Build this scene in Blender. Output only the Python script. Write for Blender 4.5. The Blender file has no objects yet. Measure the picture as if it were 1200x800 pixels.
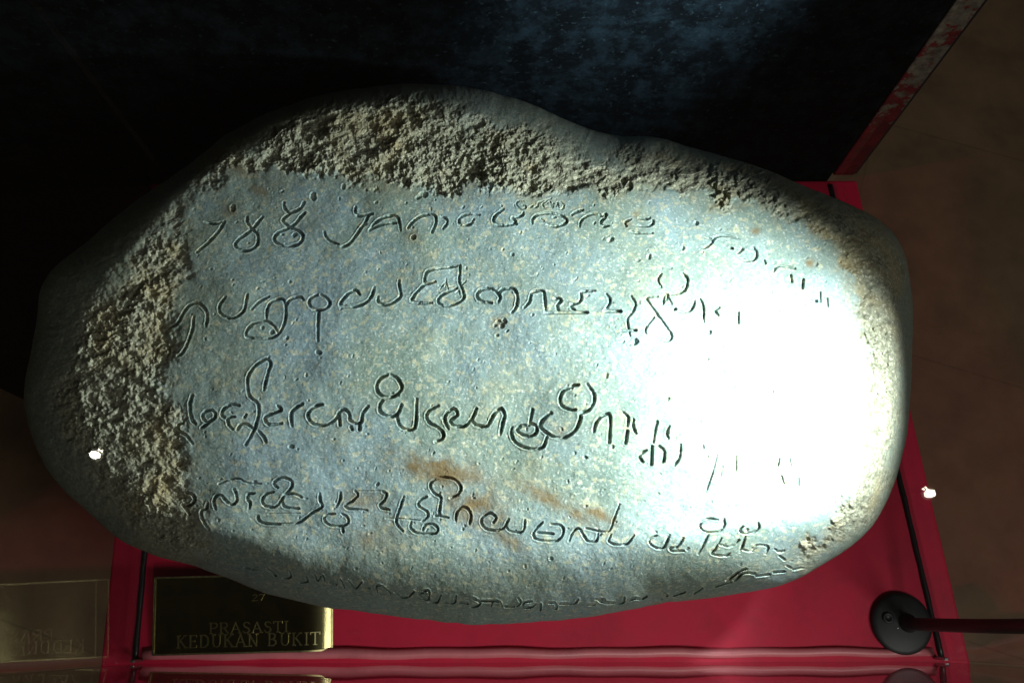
import bpy, bmesh, math
import numpy as np
from mathutils import Vector, Matrix

scene = bpy.context.scene
COL = scene.collection
rng = np.random.default_rng(7)

# ------------------------------------------------------------------ camera
PITCH = math.radians(72.0); DIST = 0.95; FPX = 1039.0
FWD = np.array([0, math.cos(PITCH), -math.sin(PITCH)])
UP = np.array([0, math.sin(PITCH), math.cos(PITCH)])
RT = np.array([1.0, 0, 0])
CAM = -DIST * FWD
cam_data = bpy.data.cameras.new("camera")
cam_data.sensor_width = 36.0
cam_data.lens = 36.0 * FPX / 1200.0
cam_data.clip_start = 0.02
cam_data.clip_end = 60.0
cam = bpy.data.objects.new("camera", cam_data); COL.objects.link(cam)
cam.location = CAM
cam.rotation_euler = (math.radians(90) - PITCH, 0, 0)
scene.camera = cam


def un(x, y, z):
    """photograph point -> world point at height z"""
    x = np.asarray(x, float); y = np.asarray(y, float); z = np.asarray(z, float)
    dx = (x - 600) / FPX
    dv = (400 - y) / FPX
    dy = dv * UP[1] + FWD[1]
    dz = dv * UP[2] + FWD[2]
    t = (z - CAM[2]) / dz
    return np.stack([CAM[0] + dx * t, CAM[1] + dy * t, CAM[2] + dz * t], -1)


# ------------------------------------------------------------------ light
world = bpy.data.worlds.new("World"); scene.world = world
world.use_nodes = True
bg = world.node_tree.nodes["Background"]
bg.inputs[0].default_value = (1.0, 0.80, 0.62, 1)
bg.inputs[1].default_value = 0.019
scene.view_settings.view_transform = 'Standard'
scene.view_settings.look = 'None'
scene.view_settings.exposure = 0.0
scene.view_settings.gamma = 1.0
scene.cycles.transparent_max_bounces = 24
scene.cycles.max_bounces = 8
scene.cycles.caustics_reflective = False
scene.cycles.caustics_refractive = False
scene.cycles.sample_clamp_indirect = 4.0
scene.cycles.use_denoising = True

KEY_POS = Vector((0.334, -0.135, 0.506))
KEY_AIM = Vector((0.104, -0.170, 0.33))
KEY_W = 26.0
FILL_POS = Vector((1.0, -1.05, 1.55))
FILL_W = 9.5
LID_Z = 0.62


def spot(name, pos, aim, watts, angle, blend, radius, color):
    d = bpy.data.lights.new(name, 'SPOT')
    d.energy = watts; d.spot_size = math.radians(angle); d.spot_blend = blend
    d.shadow_soft_size = radius; d.color = color
    o = bpy.data.objects.new(name, d); COL.objects.link(o)
    o.location = pos
    o.rotation_euler = (Vector(aim) - Vector(pos)).to_track_quat('-Z', 'Y').to_euler()
    return o


spot("case_spotlight_beam", KEY_POS, KEY_AIM, KEY_W, 93, 1.0, 0.010, (0.93, 1.0, 0.97))
al = bpy.data.lights.new("added_fill_light", 'AREA'); al.energy = FILL_W; al.size = 0.45; al.color = (1.0, 0.94, 0.88)  # soft fill added from the front right, not a lamp of the room
ao = bpy.data.objects.new("added_fill_light", al); COL.objects.link(ao)
ao.location = FILL_POS
ao.rotation_euler = (Vector((0.05, -0.22, 0.0)) - FILL_POS).to_track_quat('-Z', 'Y').to_euler()
spot("added_plinth_spot", (0.45, -1.35, 1.50), (0.06, -0.47, 0.0), 46.0, 27, 0.75, 0.10, (1.0, 0.94, 0.88))  # added fill spot to brighten the plinth front, no fixture behind it
spot("added_board_spot", (0.22, 0.08, 0.60), (0.165, 0.197, 0.455), 46.0, 58, 0.6, 0.02, (0.66, 0.90, 1.0))  # unseen spot added to make the bluish lit patch on the board


# ------------------------------------------------------------------ helpers
def tag(o, label=None, cat=None, group=None, kind=None):
    if label: o["label"] = label
    if cat: o["category"] = cat
    if group: o["group"] = group
    if kind: o["kind"] = kind
    return o


def empty(name, loc=(0, 0, 0), rz=0.0):
    o = bpy.data.objects.new(name, None); COL.objects.link(o)
    o.location = loc; o.rotation_euler = (0, 0, rz)
    o.empty_display_size = 0.05
    return o


def obj(name, bm, mat, parent=None, smooth=False):
    me = bpy.data.meshes.new(name)
    bmesh.ops.recalc_face_normals(bm, faces=bm.faces)
    bm.to_mesh(me); bm.free()
    if smooth:
        for p in me.polygons: p.use_smooth = True
    me.materials.append(mat)
    o = bpy.data.objects.new(name, me); COL.objects.link(o)
    if parent: o.parent = parent
    return o


def add_box(bm, lo, hi, bevel=0.0, seg=2):
    lo = Vector(lo); hi = Vector(hi)
    m = Matrix.Translation((lo + hi) / 2) @ Matrix.Diagonal(((hi.x - lo.x), (hi.y - lo.y), (hi.z - lo.z), 1))
    r = bmesh.ops.create_cube(bm, size=1.0, matrix=m)
    if bevel > 0:
        es = list({e for v in r['verts'] for e in v.link_edges})
        bmesh.ops.bevel(bm, geom=es, offset=bevel, segments=seg, affect='EDGES', profile=0.5)


def add_lathe(bm, prof, seg=48, mat=None):
    """profile [(r, z)...] turned about z"""
    mat = mat or Matrix.Identity(4)
    rings = []
    for r, z in prof:
        if r < 1e-6:
            rings.append([bm.verts.new(mat @ Vector((0, 0, z)))])
        else:
            rings.append([bm.verts.new(mat @ Vector((r * math.cos(2 * math.pi * k / seg), r * math.sin(2 * math.pi * k / seg), z))) for k in range(seg)])
    for a, b in zip(rings, rings[1:]):
        for k in range(seg):
            k2 = (k + 1) % seg
            if len(a) == 1 and len(b) == 1: continue
            if len(a) == 1: bm.faces.new((a[0], b[k], b[k2]))
            elif len(b) == 1: bm.faces.new((a[k], a[k2], b[0]))
            else: bm.faces.new((a[k], a[k2], b[k2], b[k]))


def add_tube(bm, pts, rad, seg=16):
    pts = [Vector(p) for p in pts]
    rings = []
    n = len(pts)
    for i, p in enumerate(pts):
        t = (pts[min(i + 1, n - 1)] - pts[max(i - 1, 0)]).normalized()
        a = t.cross(Vector((0.31, 0.9, 0.05))).normalized(); b = t.cross(a).normalized()
        r = rad[i] if isinstance(rad, (list, tuple)) else rad
        rings.append([bm.verts.new(p + r * (math.cos(2 * math.pi * k / seg) * a + math.sin(2 * math.pi * k / seg) * b)) for k in range(seg)])
    for A, B in zip(rings, rings[1:]):
        for k in range(seg):
            bm.faces.new((A[k], A[(k + 1) % seg], B[(k + 1) % seg], B[k]))
    bm.faces.new(rings[0]); bm.faces.new(rings[-1])


def spline(P, per=10, closed=False):
    P = np.asarray(P, float)
    n = len(P)
    if n < 3 and not closed: return P
    out = []
    rngn = n if closed else n - 1
    for i in range(rngn):
        if closed:
            p0, p1, p2, p3 = P[(i - 1) % n], P[i], P[(i + 1) % n], P[(i + 2) % n]
        else:
            p1, p2 = P[i], P[i + 1]
            p0 = P[i - 1] if i > 0 else 2 * p1 - p2
            p3 = P[i + 2] if i + 2 < n else 2 * p2 - p1
        for k in range(per):
            t = k / per
            out.append(0.5 * ((2 * p1) + (-p0 + p2) * t + (2 * p0 - 5 * p1 + 4 * p2 - p3) * t * t + (-p0 + 3 * p1 - 3 * p2 + p3) * t ** 3))
    if not closed: out.append(P[-1])
    return np.array(out)


# ------------------------------------------------------------------ materials
def new_mat(name):
    m = bpy.data.materials.new(name); m.use_nodes = True
    nt = m.node_tree
    return m, nt, nt.nodes["Principled BSDF"]


def N(nt, typ, **kw):
    n = nt.nodes.new(typ)
    for k, v in kw.items():
        if k in ('operation', 'blend_type', 'data_type', 'attribute_name', 'feature', 'noise_dimensions', 'interpolation', 'distance'): setattr(n, k, v)
        else: n.inputs[k].default_value = v
    return n


def noise(nt, scale, detail=4.0, rough=0.55, vec=None):
    n = N(nt, 'ShaderNodeTexNoise', Scale=scale, Detail=detail, Roughness=rough)
    if vec is not None: nt.links.new(vec, n.inputs['Vector'])
    return n.outputs['Fac']


def ramp(nt, fac, stops):
    r = nt.nodes.new('ShaderNodeValToRGB')
    el = r.color_ramp.elements
    el[0].position, el[0].color = stops[0][0], (*stops[0][1], 1)
    el[1].position, el[1].color = stops[-1][0], (*stops[-1][1], 1)
    for p, c in stops[1:-1]:
        e = el.new(p); e.color = (*c, 1)
    nt.links.new(fac, r.inputs['Fac'])
    return r.outputs['Color']


def mix(nt, fac, a, b, blend='MIX'):
    n = nt.nodes.new('ShaderNodeMix'); n.data_type = 'RGBA'; n.blend_type = blend
    for sock, v in ((n.inputs[0], fac), (n.inputs[6], a), (n.inputs[7], b)):
        if isinstance(v, bpy.types.NodeSocket): nt.links.new(v, sock)
        elif isinstance(v, tuple): sock.default_value = (*v, 1)
        else: sock.default_value = v
    return n.outputs[2]


def math_n(nt, op, a, b=None, clamp=False):
    n = nt.nodes.new('ShaderNodeMath'); n.operation = op; n.use_clamp = clamp
    for i, v in enumerate((a, b)):
        if v is None: continue
        if isinstance(v, bpy.types.NodeSocket): nt.links.new(v, n.inputs[i])
        else: n.inputs[i].default_value = v
    return n.outputs[0]


def bump(nt, bsdf, h, strength=0.3, dist=0.001):
    b = nt.nodes.new('ShaderNodeBump')
    b.inputs['Strength'].default_value = strength; b.inputs['Distance'].default_value = dist
    nt.links.new(h, b.inputs['Height']); nt.links.new(b.outputs[0], bsdf.inputs['Normal'])


def objco(nt):
    return nt.nodes.new('ShaderNodeTexCoord').outputs['Object']


def simple(name, color, rough=0.5, metal=0.0, var=0.15, scale=60.0, bumpd=0.0):
    m, nt, b = new_mat(name)
    co = objco(nt)
    f = noise(nt, scale, 5, 0.6, co)
    c = ramp(nt, f, [(0.3, tuple(v * (1 - var) for v in color)), (0.7, tuple(min(1, v * (1 + var)) for v in color))])
    nt.links.new(c, b.inputs['Base Color'])
    b.inputs['Roughness'].default_value = rough; b.inputs['Metallic'].default_value = metal
    if bumpd: bump(nt, b, noise(nt, scale * 6, 4, 0.6, co), 0.5, bumpd)
    return m


def stone_mat():
    m, nt, b = new_mat("weathered_river_stone")
    co = objco(nt)
    at = nt.nodes.new('ShaderNodeAttribute'); at.attribute_name = 'rough'
    st = nt.nodes.new('ShaderNodeAttribute'); st.attribute_name = 'stain'
    rgh, stn = at.outputs['Fac'], st.outputs['Fac']
    big = noise(nt, 11, 4, 0.6, co)
    base = ramp(nt, big, [(0.30, (0.135, 0.205, 0.180)), (0.43, (0.180, 0.245, 0.215)), (0.53, (0.200, 0.280, 0.275)), (0.68, (0.205, 0.300, 0.345))])
    # mineral flecks, pale and yellowish
    f1 = noise(nt, 240, 2, 0.5, co)
    base = mix(nt, ramp(nt, f1, [(0.55, (0, 0, 0)), (0.66, (0.65, 0.65, 0.65))]), base, (0.44, 0.43, 0.29))
    f2 = noise(nt, 620, 3, 0.6, co)
    base = mix(nt, ramp(nt, f2, [(0.57, (0, 0, 0)), (0.68, (0.7, 0.7, 0.7))]), base, (0.62, 0.66, 0.63))
    f3 = noise(nt, 480, 3, 0.6, co)
    base = mix(nt, ramp(nt, f3, [(0.30, (0.6, 0.6, 0.6)), (0.43, (0, 0, 0))]), base, (0.075, 0.11, 0.105))
    # faint yellow lichen clouds
    f4 = noise(nt, 26, 5, 0.65, co)
    base = mix(nt, ramp(nt, f4, [(0.54, (0, 0, 0)), (0.72, (0.35, 0.35, 0.35))]), base, (0.34, 0.33, 0.19))
    ri = nt.nodes.new('ShaderNodeAttribute'); ri.attribute_name = 'rim'  # duller weathered edge; also puts the rim's warm shade into the colour
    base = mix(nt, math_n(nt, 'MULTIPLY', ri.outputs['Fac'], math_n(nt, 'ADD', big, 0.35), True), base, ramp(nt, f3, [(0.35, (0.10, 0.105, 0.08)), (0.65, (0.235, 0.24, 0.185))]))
    # ochre stains
    f5 = noise(nt, 70, 5, 0.7, co)
    sfac = math_n(nt, 'MULTIPLY', stn, math_n(nt, 'MULTIPLY', f5, 1.9), True)
    base = mix(nt, sfac, base, (0.175, 0.128, 0.062))
    # broken rim
    g1 = noise(nt, 230, 5, 0.68, co)
    rc = ramp(nt, g1, [(0.28, (0.066, 0.068, 0.050)), (0.46, (0.175, 0.178, 0.132)), (0.60, (0.265, 0.268, 0.200)), (0.74, (0.42, 0.42, 0.335))])
    g2 = noise(nt, 19, 4, 0.6, co)
    rc = mix(nt, ramp(nt, g2, [(0.50, (0, 0, 0)), (0.70, (0.6, 0.6, 0.6))]), rc, (0.33, 0.255, 0.115))
    g3 = noise(nt, 520, 2, 0.5, co)
    rc = mix(nt, ramp(nt, g3, [(0.58, (0, 0, 0)), (0.68, (0.8, 0.8, 0.8))]), rc, (0.55, 0.53, 0.42))
    base = mix(nt, rgh, base, rc)
    nt.links.new(base, b.inputs['Base Color'])
    rr = math_n(nt, 'ADD', math_n(nt, 'MULTIPLY', rgh, 0.30), 0.56)
    nt.links.new(rr, b.inputs['Roughness'])
    b.inputs['Specular IOR Level'].default_value = 0.35
    h = math_n(nt, 'ADD', noise(nt, 900, 4, 0.7, co), noise(nt, 300, 3, 0.6, co))
    bump(nt, b, h, 0.45, 0.0006)
    return m


def glass_mat():
    m = bpy.data.materials.new("clear_case_glass"); m.use_nodes = True
    nt = m.node_tree; nt.nodes.clear()
    out = nt.nodes.new('ShaderNodeOutputMaterial')
    lw = nt.nodes.new('ShaderNodeLayerWeight'); lw.inputs['Blend'].default_value = 0.5
    sch = math_n(nt, 'ADD', math_n(nt, 'MULTIPLY', math_n(nt, 'POWER', lw.outputs['Facing'], 5.0), 0.96), 0.035)
    tr = nt.nodes.new('ShaderNodeBsdfTransparent'); tr.inputs[0].default_value = (0.965, 0.985, 0.975, 1)
    gl = nt.nodes.new('ShaderNodeBsdfGlossy'); gl.inputs['Roughness'].default_value = 0.0
    mx = nt.nodes.new('ShaderNodeMixShader')
    nt.links.new(sch, mx.inputs[0]); nt.links.new(tr.outputs[0], mx.inputs[1]); nt.links.new(gl.outputs[0], mx.inputs[2])
    nt.links.new(mx.outputs[0], out.inputs[0])
    return m


def red_mat(name, col, rough):
    m, nt, b = new_mat(name)
    co = objco(nt)
    f = noise(nt, 35, 5, 0.6, co)
    c = ramp(nt, f, [(0.3, tuple(v * 0.86 for v in col)), (0.7, col)])
    d = noise(nt, 420, 3, 0.6, co)
    c = mix(nt, ramp(nt, d, [(0.66, (0, 0, 0)), (0.80, (0.2, 0.2, 0.2))]), c, (0.5, 0.1, 0.14))
    nt.links.new(c, b.inputs['Base Color'])
    w = noise(nt, 14, 7, 0.75, co)
    c2 = mix(nt, ramp(nt, w, [(0.50, (0, 0, 0)), (0.66, (0.45, 0.45, 0.45))]), c, tuple(v * 0.55 for v in col))
    sc = N(nt, 'ShaderNodeTexNoise', Scale=1.0, Detail=3.0)
    mp = nt.nodes.new('ShaderNodeMapping'); mp.inputs['Scale'].default_value = (26, 420, 60); mp.inputs['Rotation'].default_value = (0, 0, 0.35)
    nt.links.new(co, mp.inputs[0]); nt.links.new(mp.outputs[0], sc.inputs['Vector'])
    c2 = mix(nt, ramp(nt, sc.outputs['Fac'], [(0.66, (0, 0, 0)), (0.76, (0.30, 0.30, 0.30))]), c2, (0.45, 0.10, 0.13))
    nt.links.new(c2, b.inputs['Base Color'])
    nt.links.new(math_n(nt, 'ADD', math_n(nt, 'MULTIPLY', f, 0.25), rough - 0.12), b.inputs['Roughness'])
    bump(nt, b, noise(nt, 500, 3, 0.6, co), 0.25, 0.0004)
    return m


def black_board_mat():
    m, nt, b = new_mat("dusty_black_board")
    co = objco(nt)
    f = noise(nt, 30, 5, 0.65, co)
    c = ramp(nt, f, [(0.3, (0.0010, 0.0012, 0.0018)), (0.7, (0.0028, 0.0042, 0.0056))])
    d = noise(nt, 170, 4, 0.65, co)
    c = mix(nt, ramp(nt, d, [(0.58, (0, 0, 0)), (0.74, (0.8, 0.8, 0.8))]), c, (0.034, 0.046, 0.053))
    d2 = noise(nt, 34, 6, 0.72, co)
    c = mix(nt, ramp(nt, d2, [(0.46, (0, 0, 0)), (0.66, (0.9, 0.9, 0.9))]), c, (0.010, 0.016, 0.021))
    nt.links.new(c, b.inputs['Base Color'])
    b.inputs['Roughness'].default_value = 0.75
    b.inputs['Specular IOR Level'].default_value = 0.04
    bump(nt, b, noise(nt, 260, 4, 0.7, co), 0.5, 0.001)
    return m


def worn_post_mat():
    m, nt, b = new_mat("chipped_red_paint_over_cream")
    co = objco(nt)
    f = noise(nt, 48, 6, 0.72, co)
    sep = nt.nodes.new('ShaderNodeSeparateXYZ'); nt.links.new(co, sep.inputs[0])
    g = math_n(nt, 'ADD', f, math_n(nt, 'MULTIPLY', math_n(nt, 'SUBTRACT', math_n(nt, 'MINIMUM', sep.outputs[2], 0.19), 0.155), 1.5))
    red = ramp(nt, noise(nt, 40, 4, 0.6, co), [(0.3, (0.06, 0.004, 0.006)), (0.7, (0.20, 0.010, 0.016))])
    cream = ramp(nt, noise(nt, 130, 4, 0.6, co), [(0.3, (0.06, 0.05, 0.036)), (0.7, (0.23, 0.205, 0.16))])
    c = mix(nt, ramp(nt, g, [(0.50, (0, 0, 0)), (0.535, (1, 1, 1))]), red, cream)
    nt.links.new(c, b.inputs['Base Color']); b.inputs['Roughness'].default_value = 0.6
    bump(nt, b, g, 0.5, 0.001)
    return m


def floor_mat():
    m, nt, b = new_mat("brown_floor_tiles")
    co = objco(nt)
    br = nt.nodes.new('ShaderNodeTexBrick'); br.offset = 0.0
    mp = nt.nodes.new('ShaderNodeMapping'); mp.inputs['Rotation'].default_value = (0, 0, math.radians(18))
    nt.links.new(co, mp.inputs[0]); nt.links.new(mp.outputs[0], br.inputs['Vector'])
    br.inputs['Scale'].default_value = 1.0
    br.inputs['Brick Width'].default_value = 0.60; br.inputs['Row Height'].default_value = 0.60
    br.inputs['Mortar Size'].default_value = 0.0025; br.inputs['Mortar Smooth'].default_value = 0.2
    br.inputs['Color1'].default_value = (0.43, 0.295, 0.185, 1); br.inputs['Color2'].default_value = (0.46, 0.31, 0.195, 1)
    br.inputs['Mortar'].default_value = (0.36, 0.245, 0.155, 1)
    f = noise(nt, 9, 6, 0.65, co)
    c = mix(nt, 1.0, br.outputs['Color'], ramp(nt, f, [(0.3, (0.65, 0.65, 0.65)), (0.7, (1.1, 1.0, 0.95))]), 'MULTIPLY')
    nt.links.new(c, b.inputs['Base Color']); b.inputs['Roughness'].default_value = 0.45
    return m


def emit_mat(name, col, s):
    m = bpy.data.materials.new(name); m.use_nodes = True
    nt = m.node_tree; nt.nodes.clear()
    out = nt.nodes.new('ShaderNodeOutputMaterial'); e = nt.nodes.new('ShaderNodeEmission')
    e.inputs[0].default_value = (*col, 1); e.inputs[1].default_value = s
    nt.links.new(e.outputs[0], out.inputs[0])
    return m


M_STONE = stone_mat()
M_GLASS = glass_mat()
M_RED = red_mat("red_painted_board", (0.66, 0.004, 0.052), 0.62)
M_REDG = red_mat("pale_red_sealing_bead", (0.74, 0.20, 0.24), 0.42)
M_BOARD = black_board_mat()
M_POST = worn_post_mat()
M_FLOOR = floor_mat()
M_SEAL = simple("black_silicone", (0.012, 0.013, 0.016), 0.35, 0, 0.3, 120, 0.0004)
M_BLACK = simple("black_satin_metal", (0.012, 0.0135, 0.017), 0.5, 0.0, 0.25, 150, 0.0002)
M_CHROME = simple("scuffed_steel", (0.45, 0.46, 0.48), 0.30, 1.0, 0.15, 200)
M_BRASS = simple("dark_polished_brass", (0.20, 0.18, 0.085), 0.13, 1.0, 0.25, 90)
M_BRASSL = simple("engraved_brass_edge", (0.33, 0.29, 0.145), 0.36, 1.0, 0.3, 260)
M_WHITE = simple("white_lamp_housing", (0.6, 0.58, 0.54), 0.5, 0.0, 0.08, 30)

# ------------------------------------------------------------------ setting
bm = bmesh.new()
bmesh.ops.create_grid(bm, x_segments=2, y_segments=2, size=4.0, matrix=Matrix.Translation((0, 0.5, -1.10)))
tag(obj("floor", bm, M_FLOOR), kind="structure")

# ------------------------------------------------------------------ display case and plinth
FL, FR, BR, BL = (Vector(v) for v in ((-0.363, -0.324), (0.4145, -0.322), (0.363, 0.189), (-0.381, 0.186)))   # corners of the glass box
Q = [FL, FR, BR, BL]
LEDGE = 0.030


def add_prism(bm, quad, z0, z1, bevel=0.0, seg=2):
    lo = [bm.verts.new((p.x, p.y, z0)) for p in quad]; hi = [bm.verts.new((p.x, p.y, z1)) for p in quad]
    n = len(quad)
    bm.faces.new(lo[::-1]); bm.faces.new(hi)
    for i in range(n):
        bm.faces.new((lo[i], lo[(i + 1) % n], hi[(i + 1) % n], hi[i]))
    if bevel:
        bmesh.ops.bevel(bm, geom=list(bm.edges), offset=bevel, segments=seg, affect='EDGES', profile=0.5)


def slab(p, q, off0, off1, trim=0.0):
    """footprint of a wall from p to q, between two offsets to its left"""
    d = (q - p).normalized(); nrm = Vector((-d.y, d.x))
    a, b = p + d * trim, q - d * trim
    return [a + nrm * off0, b + nrm * off0, b + nrm * off1, a + nrm * off1]


XA = Vector((1, 0.003)).normalized()
foot = [FL - XA * LEDGE + Vector((0, -0.055)), FR + XA * LEDGE + Vector((0, -0.055)), BR + XA * LEDGE + Vector((0, 0.004)), BL - XA * LEDGE + Vector((0, 0.004))]
plinth = tag(empty("display_plinth", (0, -0.08, -1.10)), "red painted plinth carrying the inscribed boulder", "plinth")
O3 = Vector((0, -0.08))
bm = bmesh.new(); add_prism(bm, [p - O3 for p in foot], 0.0, 1.058, 0.004)
obj("body", bm, M_RED, plinth)
bm = bmesh.new(); add_prism(bm, [p - O3 for p in foot], 1.060, 1.10, 0.003, 3)
obj("top_board", bm, M_RED, plinth)

case = tag(empty("glass_case", (0, 0, 0.0)), "clear glass display case with black sealed edges standing on the red plinth", "display case")
T = 0.006
z0 = 0.0015


def pane(name, quad, za, zb):
    bm = bmesh.new(); add_prism(bm, quad, za, zb)
    return obj(name, bm, M_GLASS, case)


pane("glass_pane", slab(BL, FL, 0, -T, 0.001), z0, LID_Z)
pane("glass_pane", slab(FR, BR, 0, -T, 0.001), z0, LID_Z)
pane("glass_pane", slab(FL, FR, 0, -T), z0, LID_Z)
pane("glass_lid", [FL + Vector((-T, -T)), FR + Vector((T, -T)), BR + Vector((T, 0)), BL + Vector((-T, 0))], LID_Z + 0.001, LID_Z + 0.001 + T)
for P, Qp, sg in ((FL, BL, 1), (FR, BR, -1)):
    n = 60
    pts = [(P.x + (Qp.x - P.x) * (k + .3) / (n + .6) + sg * (0.0018 + 0.00015 * math.sin(k * 1.7)), P.y + (Qp.y - P.y) * (k + .3) / (n + .6), 0.0006 + 0.0002 * math.sin(k * 0.83)) for k in range(n + 1)]
    bm = bmesh.new(); add_tube(bm, pts, [0.0027 + 0.0002 * math.sin(k * 1.1) for k in range(n + 1)], 12)
    obj("seal", bm, M_SEAL, case, True)
bm = bmesh.new()
pts = [(FL.x + 0.010 + (FR.x - FL.x - 0.020) * k / 50, -0.3155 + 0.0018 * k / 50 + 0.0010 * math.sin(k * 0.9) * math.sin(k * 0.31), 0.0005 + 0.0007 * math.sin(k * 0.6)) for k in range(51)]
add_tube(bm, pts, [0.0056 - 0.0016 * k / 50 for k in range(51)], 20)
obj("front_bead", bm, M_REDG, case, True)
for P, sg in ((FL, 1), (FR, -1)):
    bm = bmesh.new()
    add_box(bm, (P.x + sg * 0.0075 - 0.0022, P.y + 0.0012, 0.0010), (P.x + sg * 0.0075 + 0.0022, P.y + 0.0040, 0.022), 0.0008)
    obj("corner_clip", bm, M_CHROME, case)

# black back board with its chipped post
YB = BR.y + 0.010
PX = BR.x + LEDGE - 0.0035
board = tag(empty("back_board", (0, YB, 0.0)), "dusty black board behind the boulder, its right edge chipped red and cream", "board")
bm = bmesh.new(); add_box(bm, (-1.10, 0, -1.097), (PX - 0.0250, 0.024, 0.80), 0.001)
obj("panel", bm, M_BOARD, board)
bm = bmesh.new(); add_box(bm, (PX - 0.0240, -0.0008, 0.001), (PX, 0.026, 0.80), 0.0015, 2)
obj("edge_post", bm, M_POST, board)
bm = bmesh.new(); add_box(bm, (PX + 0.0006, 0.001, 0.001), (PX + 0.0035, 0.026, 0.80), 0.0008, 2)
obj("edge_strip", bm, M_SEAL, board)

# ------------------------------------------------------------------ inscribed boulder
OUT = [(490, 99), (560, 104), (620, 121), (680, 147), (720, 158), (770, 162), (830, 178), (890, 197), (950, 221), (1000, 241), (1040, 266), (1060, 298), (1068, 340), (1070, 400), (1067, 460), (1060, 520), (1047, 570), (1025, 612), (995, 642), (960, 664), (910, 687), (850, 697), (780, 706), (700, 720), (620, 729), (560, 731), (490, 725), (420, 716), (370, 708), (320, 697), (280, 682), (230, 664), (180, 650), (140, 632), (105, 602), (72, 570), (44, 530), (29, 475), (33, 430), (42, 380), (48, 340), (62, 315), (95, 288), (130, 260), (170, 228), (220, 193), (270, 155), (330, 126), (400, 107), (450, 101)]
PLAT = [(520, 134), (600, 164), (690, 204), (800, 214), (880, 230), (950, 260), (1010, 305), (1038, 370), (1040, 440), (1028, 510), (1000, 565), (955, 598), (880, 610), (800, 622), (700, 632), (600, 638), (500, 638), (420, 646), (340, 634), (270, 618), (195, 588), (118, 525), (98, 440), (112, 362), (165, 285), (220, 226), (285, 180), (400, 132)]
FACE = [(222, 212), (255, 200), (300, 196), (345, 200), (400, 207), (440, 211), (480, 217), (520, 226), (560, 214), (600, 219), (640, 224), (690, 214), (730, 224), (780, 220), (830, 228), (880, 240), (930, 252), (960, 272), (985, 300), (1000, 340), (1012, 400), (1017, 480), (1010, 540), (990, 590), (962, 630), (935, 660), (910, 720), (700, 790), (400, 790), (230, 720), (250, 660), (226, 622), (212, 578), (206, 530), (190, 480), (180, 430), (186, 390), (196, 350), (206, 310), (205, 270), (208, 232)]
BROK = [(275, 168), (320, 143), (380, 119), (430, 106), (480, 103), (520, 112), (552, 128), (575, 148), (610, 140), (655, 168), (690, 190), (722, 198), (770, 178), (830, 190), (900, 206), (960, 230), (1008, 254), (1044, 284), (1058, 340), (1062, 400), (1058, 470), (1050, 530), (1036, 580), (1013, 616), (975, 645), (935, 672), (900, 640), (900, 500), (600, 420), (300, 500), (262, 640), (240, 662), (180, 646), (140, 624), (110, 596), (92, 565), (75, 530), (62, 480), (67, 440), (84, 390), (104, 346), (150, 325), (156, 280), (190, 250), (215, 205), (245, 185)]

CX, CY = 555.0, 420.0


def polar(P, soft):
    S = spline(P, 24, True)
    a = np.arctan2(S[:, 1] - CY, S[:, 0] - CX); r = np.hypot(S[:, 0] - CX, S[:, 1] - CY)
    o = np.argsort(a); a = a[o]; r = r[o]
    a = np.concatenate([a - 2 * np.pi, a, a + 2 * np.pi]); r = np.concatenate([r, r, r])
    tt = np.linspace(-np.pi, np.pi, 1441); rr = np.interp(tt, a, r)
    ker = np.exp(-(np.arange(-30, 31) / soft) ** 2); ker /= ker.sum()
    rr = np.convolve(np.concatenate([rr[-31:-1], rr, rr[1:31]]), ker, 'valid')
    return lambda th: np.interp(th, tt, rr)


R_OUT, R_PLAT = polar(OUT, 3.0), polar(PLAT, 14.0)


def vnoise(X, Y, cell, seed):
    """smooth value noise on photograph coordinates"""
    g = np.random.default_rng(seed).random((256, 256)).astype(np.float32)
    u = X / cell + 1000.37; v = Y / cell + 1000.71
    iu = np.floor(u).astype(int); iv = np.floor(v).astype(int)
    fu = u - iu; fv = v - iv
    fu = fu * fu * fu * (fu * (fu * 6 - 15) + 10); fv = fv * fv * fv * (fv * (fv * 6 - 15) + 10)
    a = g[iv & 255, iu & 255]; b = g[iv & 255, (iu + 1) & 255]; c = g[(iv + 1) & 255, iu & 255]; d = g[(iv + 1) & 255, (iu + 1) & 255]
    return (a * (1 - fu) + b * fu) * (1 - fv) + (c * (1 - fu) + d * fu) * fv - 0.5


def rot(X, Y, deg):
    c, s = math.cos(math.radians(deg)), math.sin(math.radians(deg))
    return X * c - Y * s, X * s + Y * c


def fbm(X, Y, cell, octs, seed, gain=0.5):
    out = 0; amp = 1.0
    for k in range(octs):
        x, y = rot(X, Y, 37 * k + 11)
        out = out + amp * vnoise(x, y, cell / 2 ** k, seed + k); amp *= gain
    return out


def sstep(a, b, x):
    t = np.clip((x - a) / (b - a), 0, 1)
    return t * t * (3 - 2 * t)


def sdf(P, X, Y):
    """signed distance to polygon, positive inside"""
    P = spline(P, 4, True)
    d = np.full(X.shape, 1e9); ins = np.zeros(X.shape, bool)
    n = len(P)
    for i in range(n):
        x1, y1 = P[i]; x2, y2 = P[(i + 1) % n]
        ex, ey = x2 - x1, y2 - y1
        t = np.clip(((X - x1) * ex + (Y - y1) * ey) / (ex * ex + ey * ey + 1e-9), 0, 1)
        d = np.minimum(d, (X - x1 - t * ex) ** 2 + (Y - y1 - t * ey) ** 2)
        c = ((y1 > Y) != (y2 > Y))
        xi = (x2 - x1) * (Y - y1) / ((y2 - y1) if abs(y2 - y1) > 1e-9 else 1e-9) + x1
        ins ^= c & (X < xi)
    d = np.sqrt(d)
    return np.where(ins, d, -d)


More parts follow.
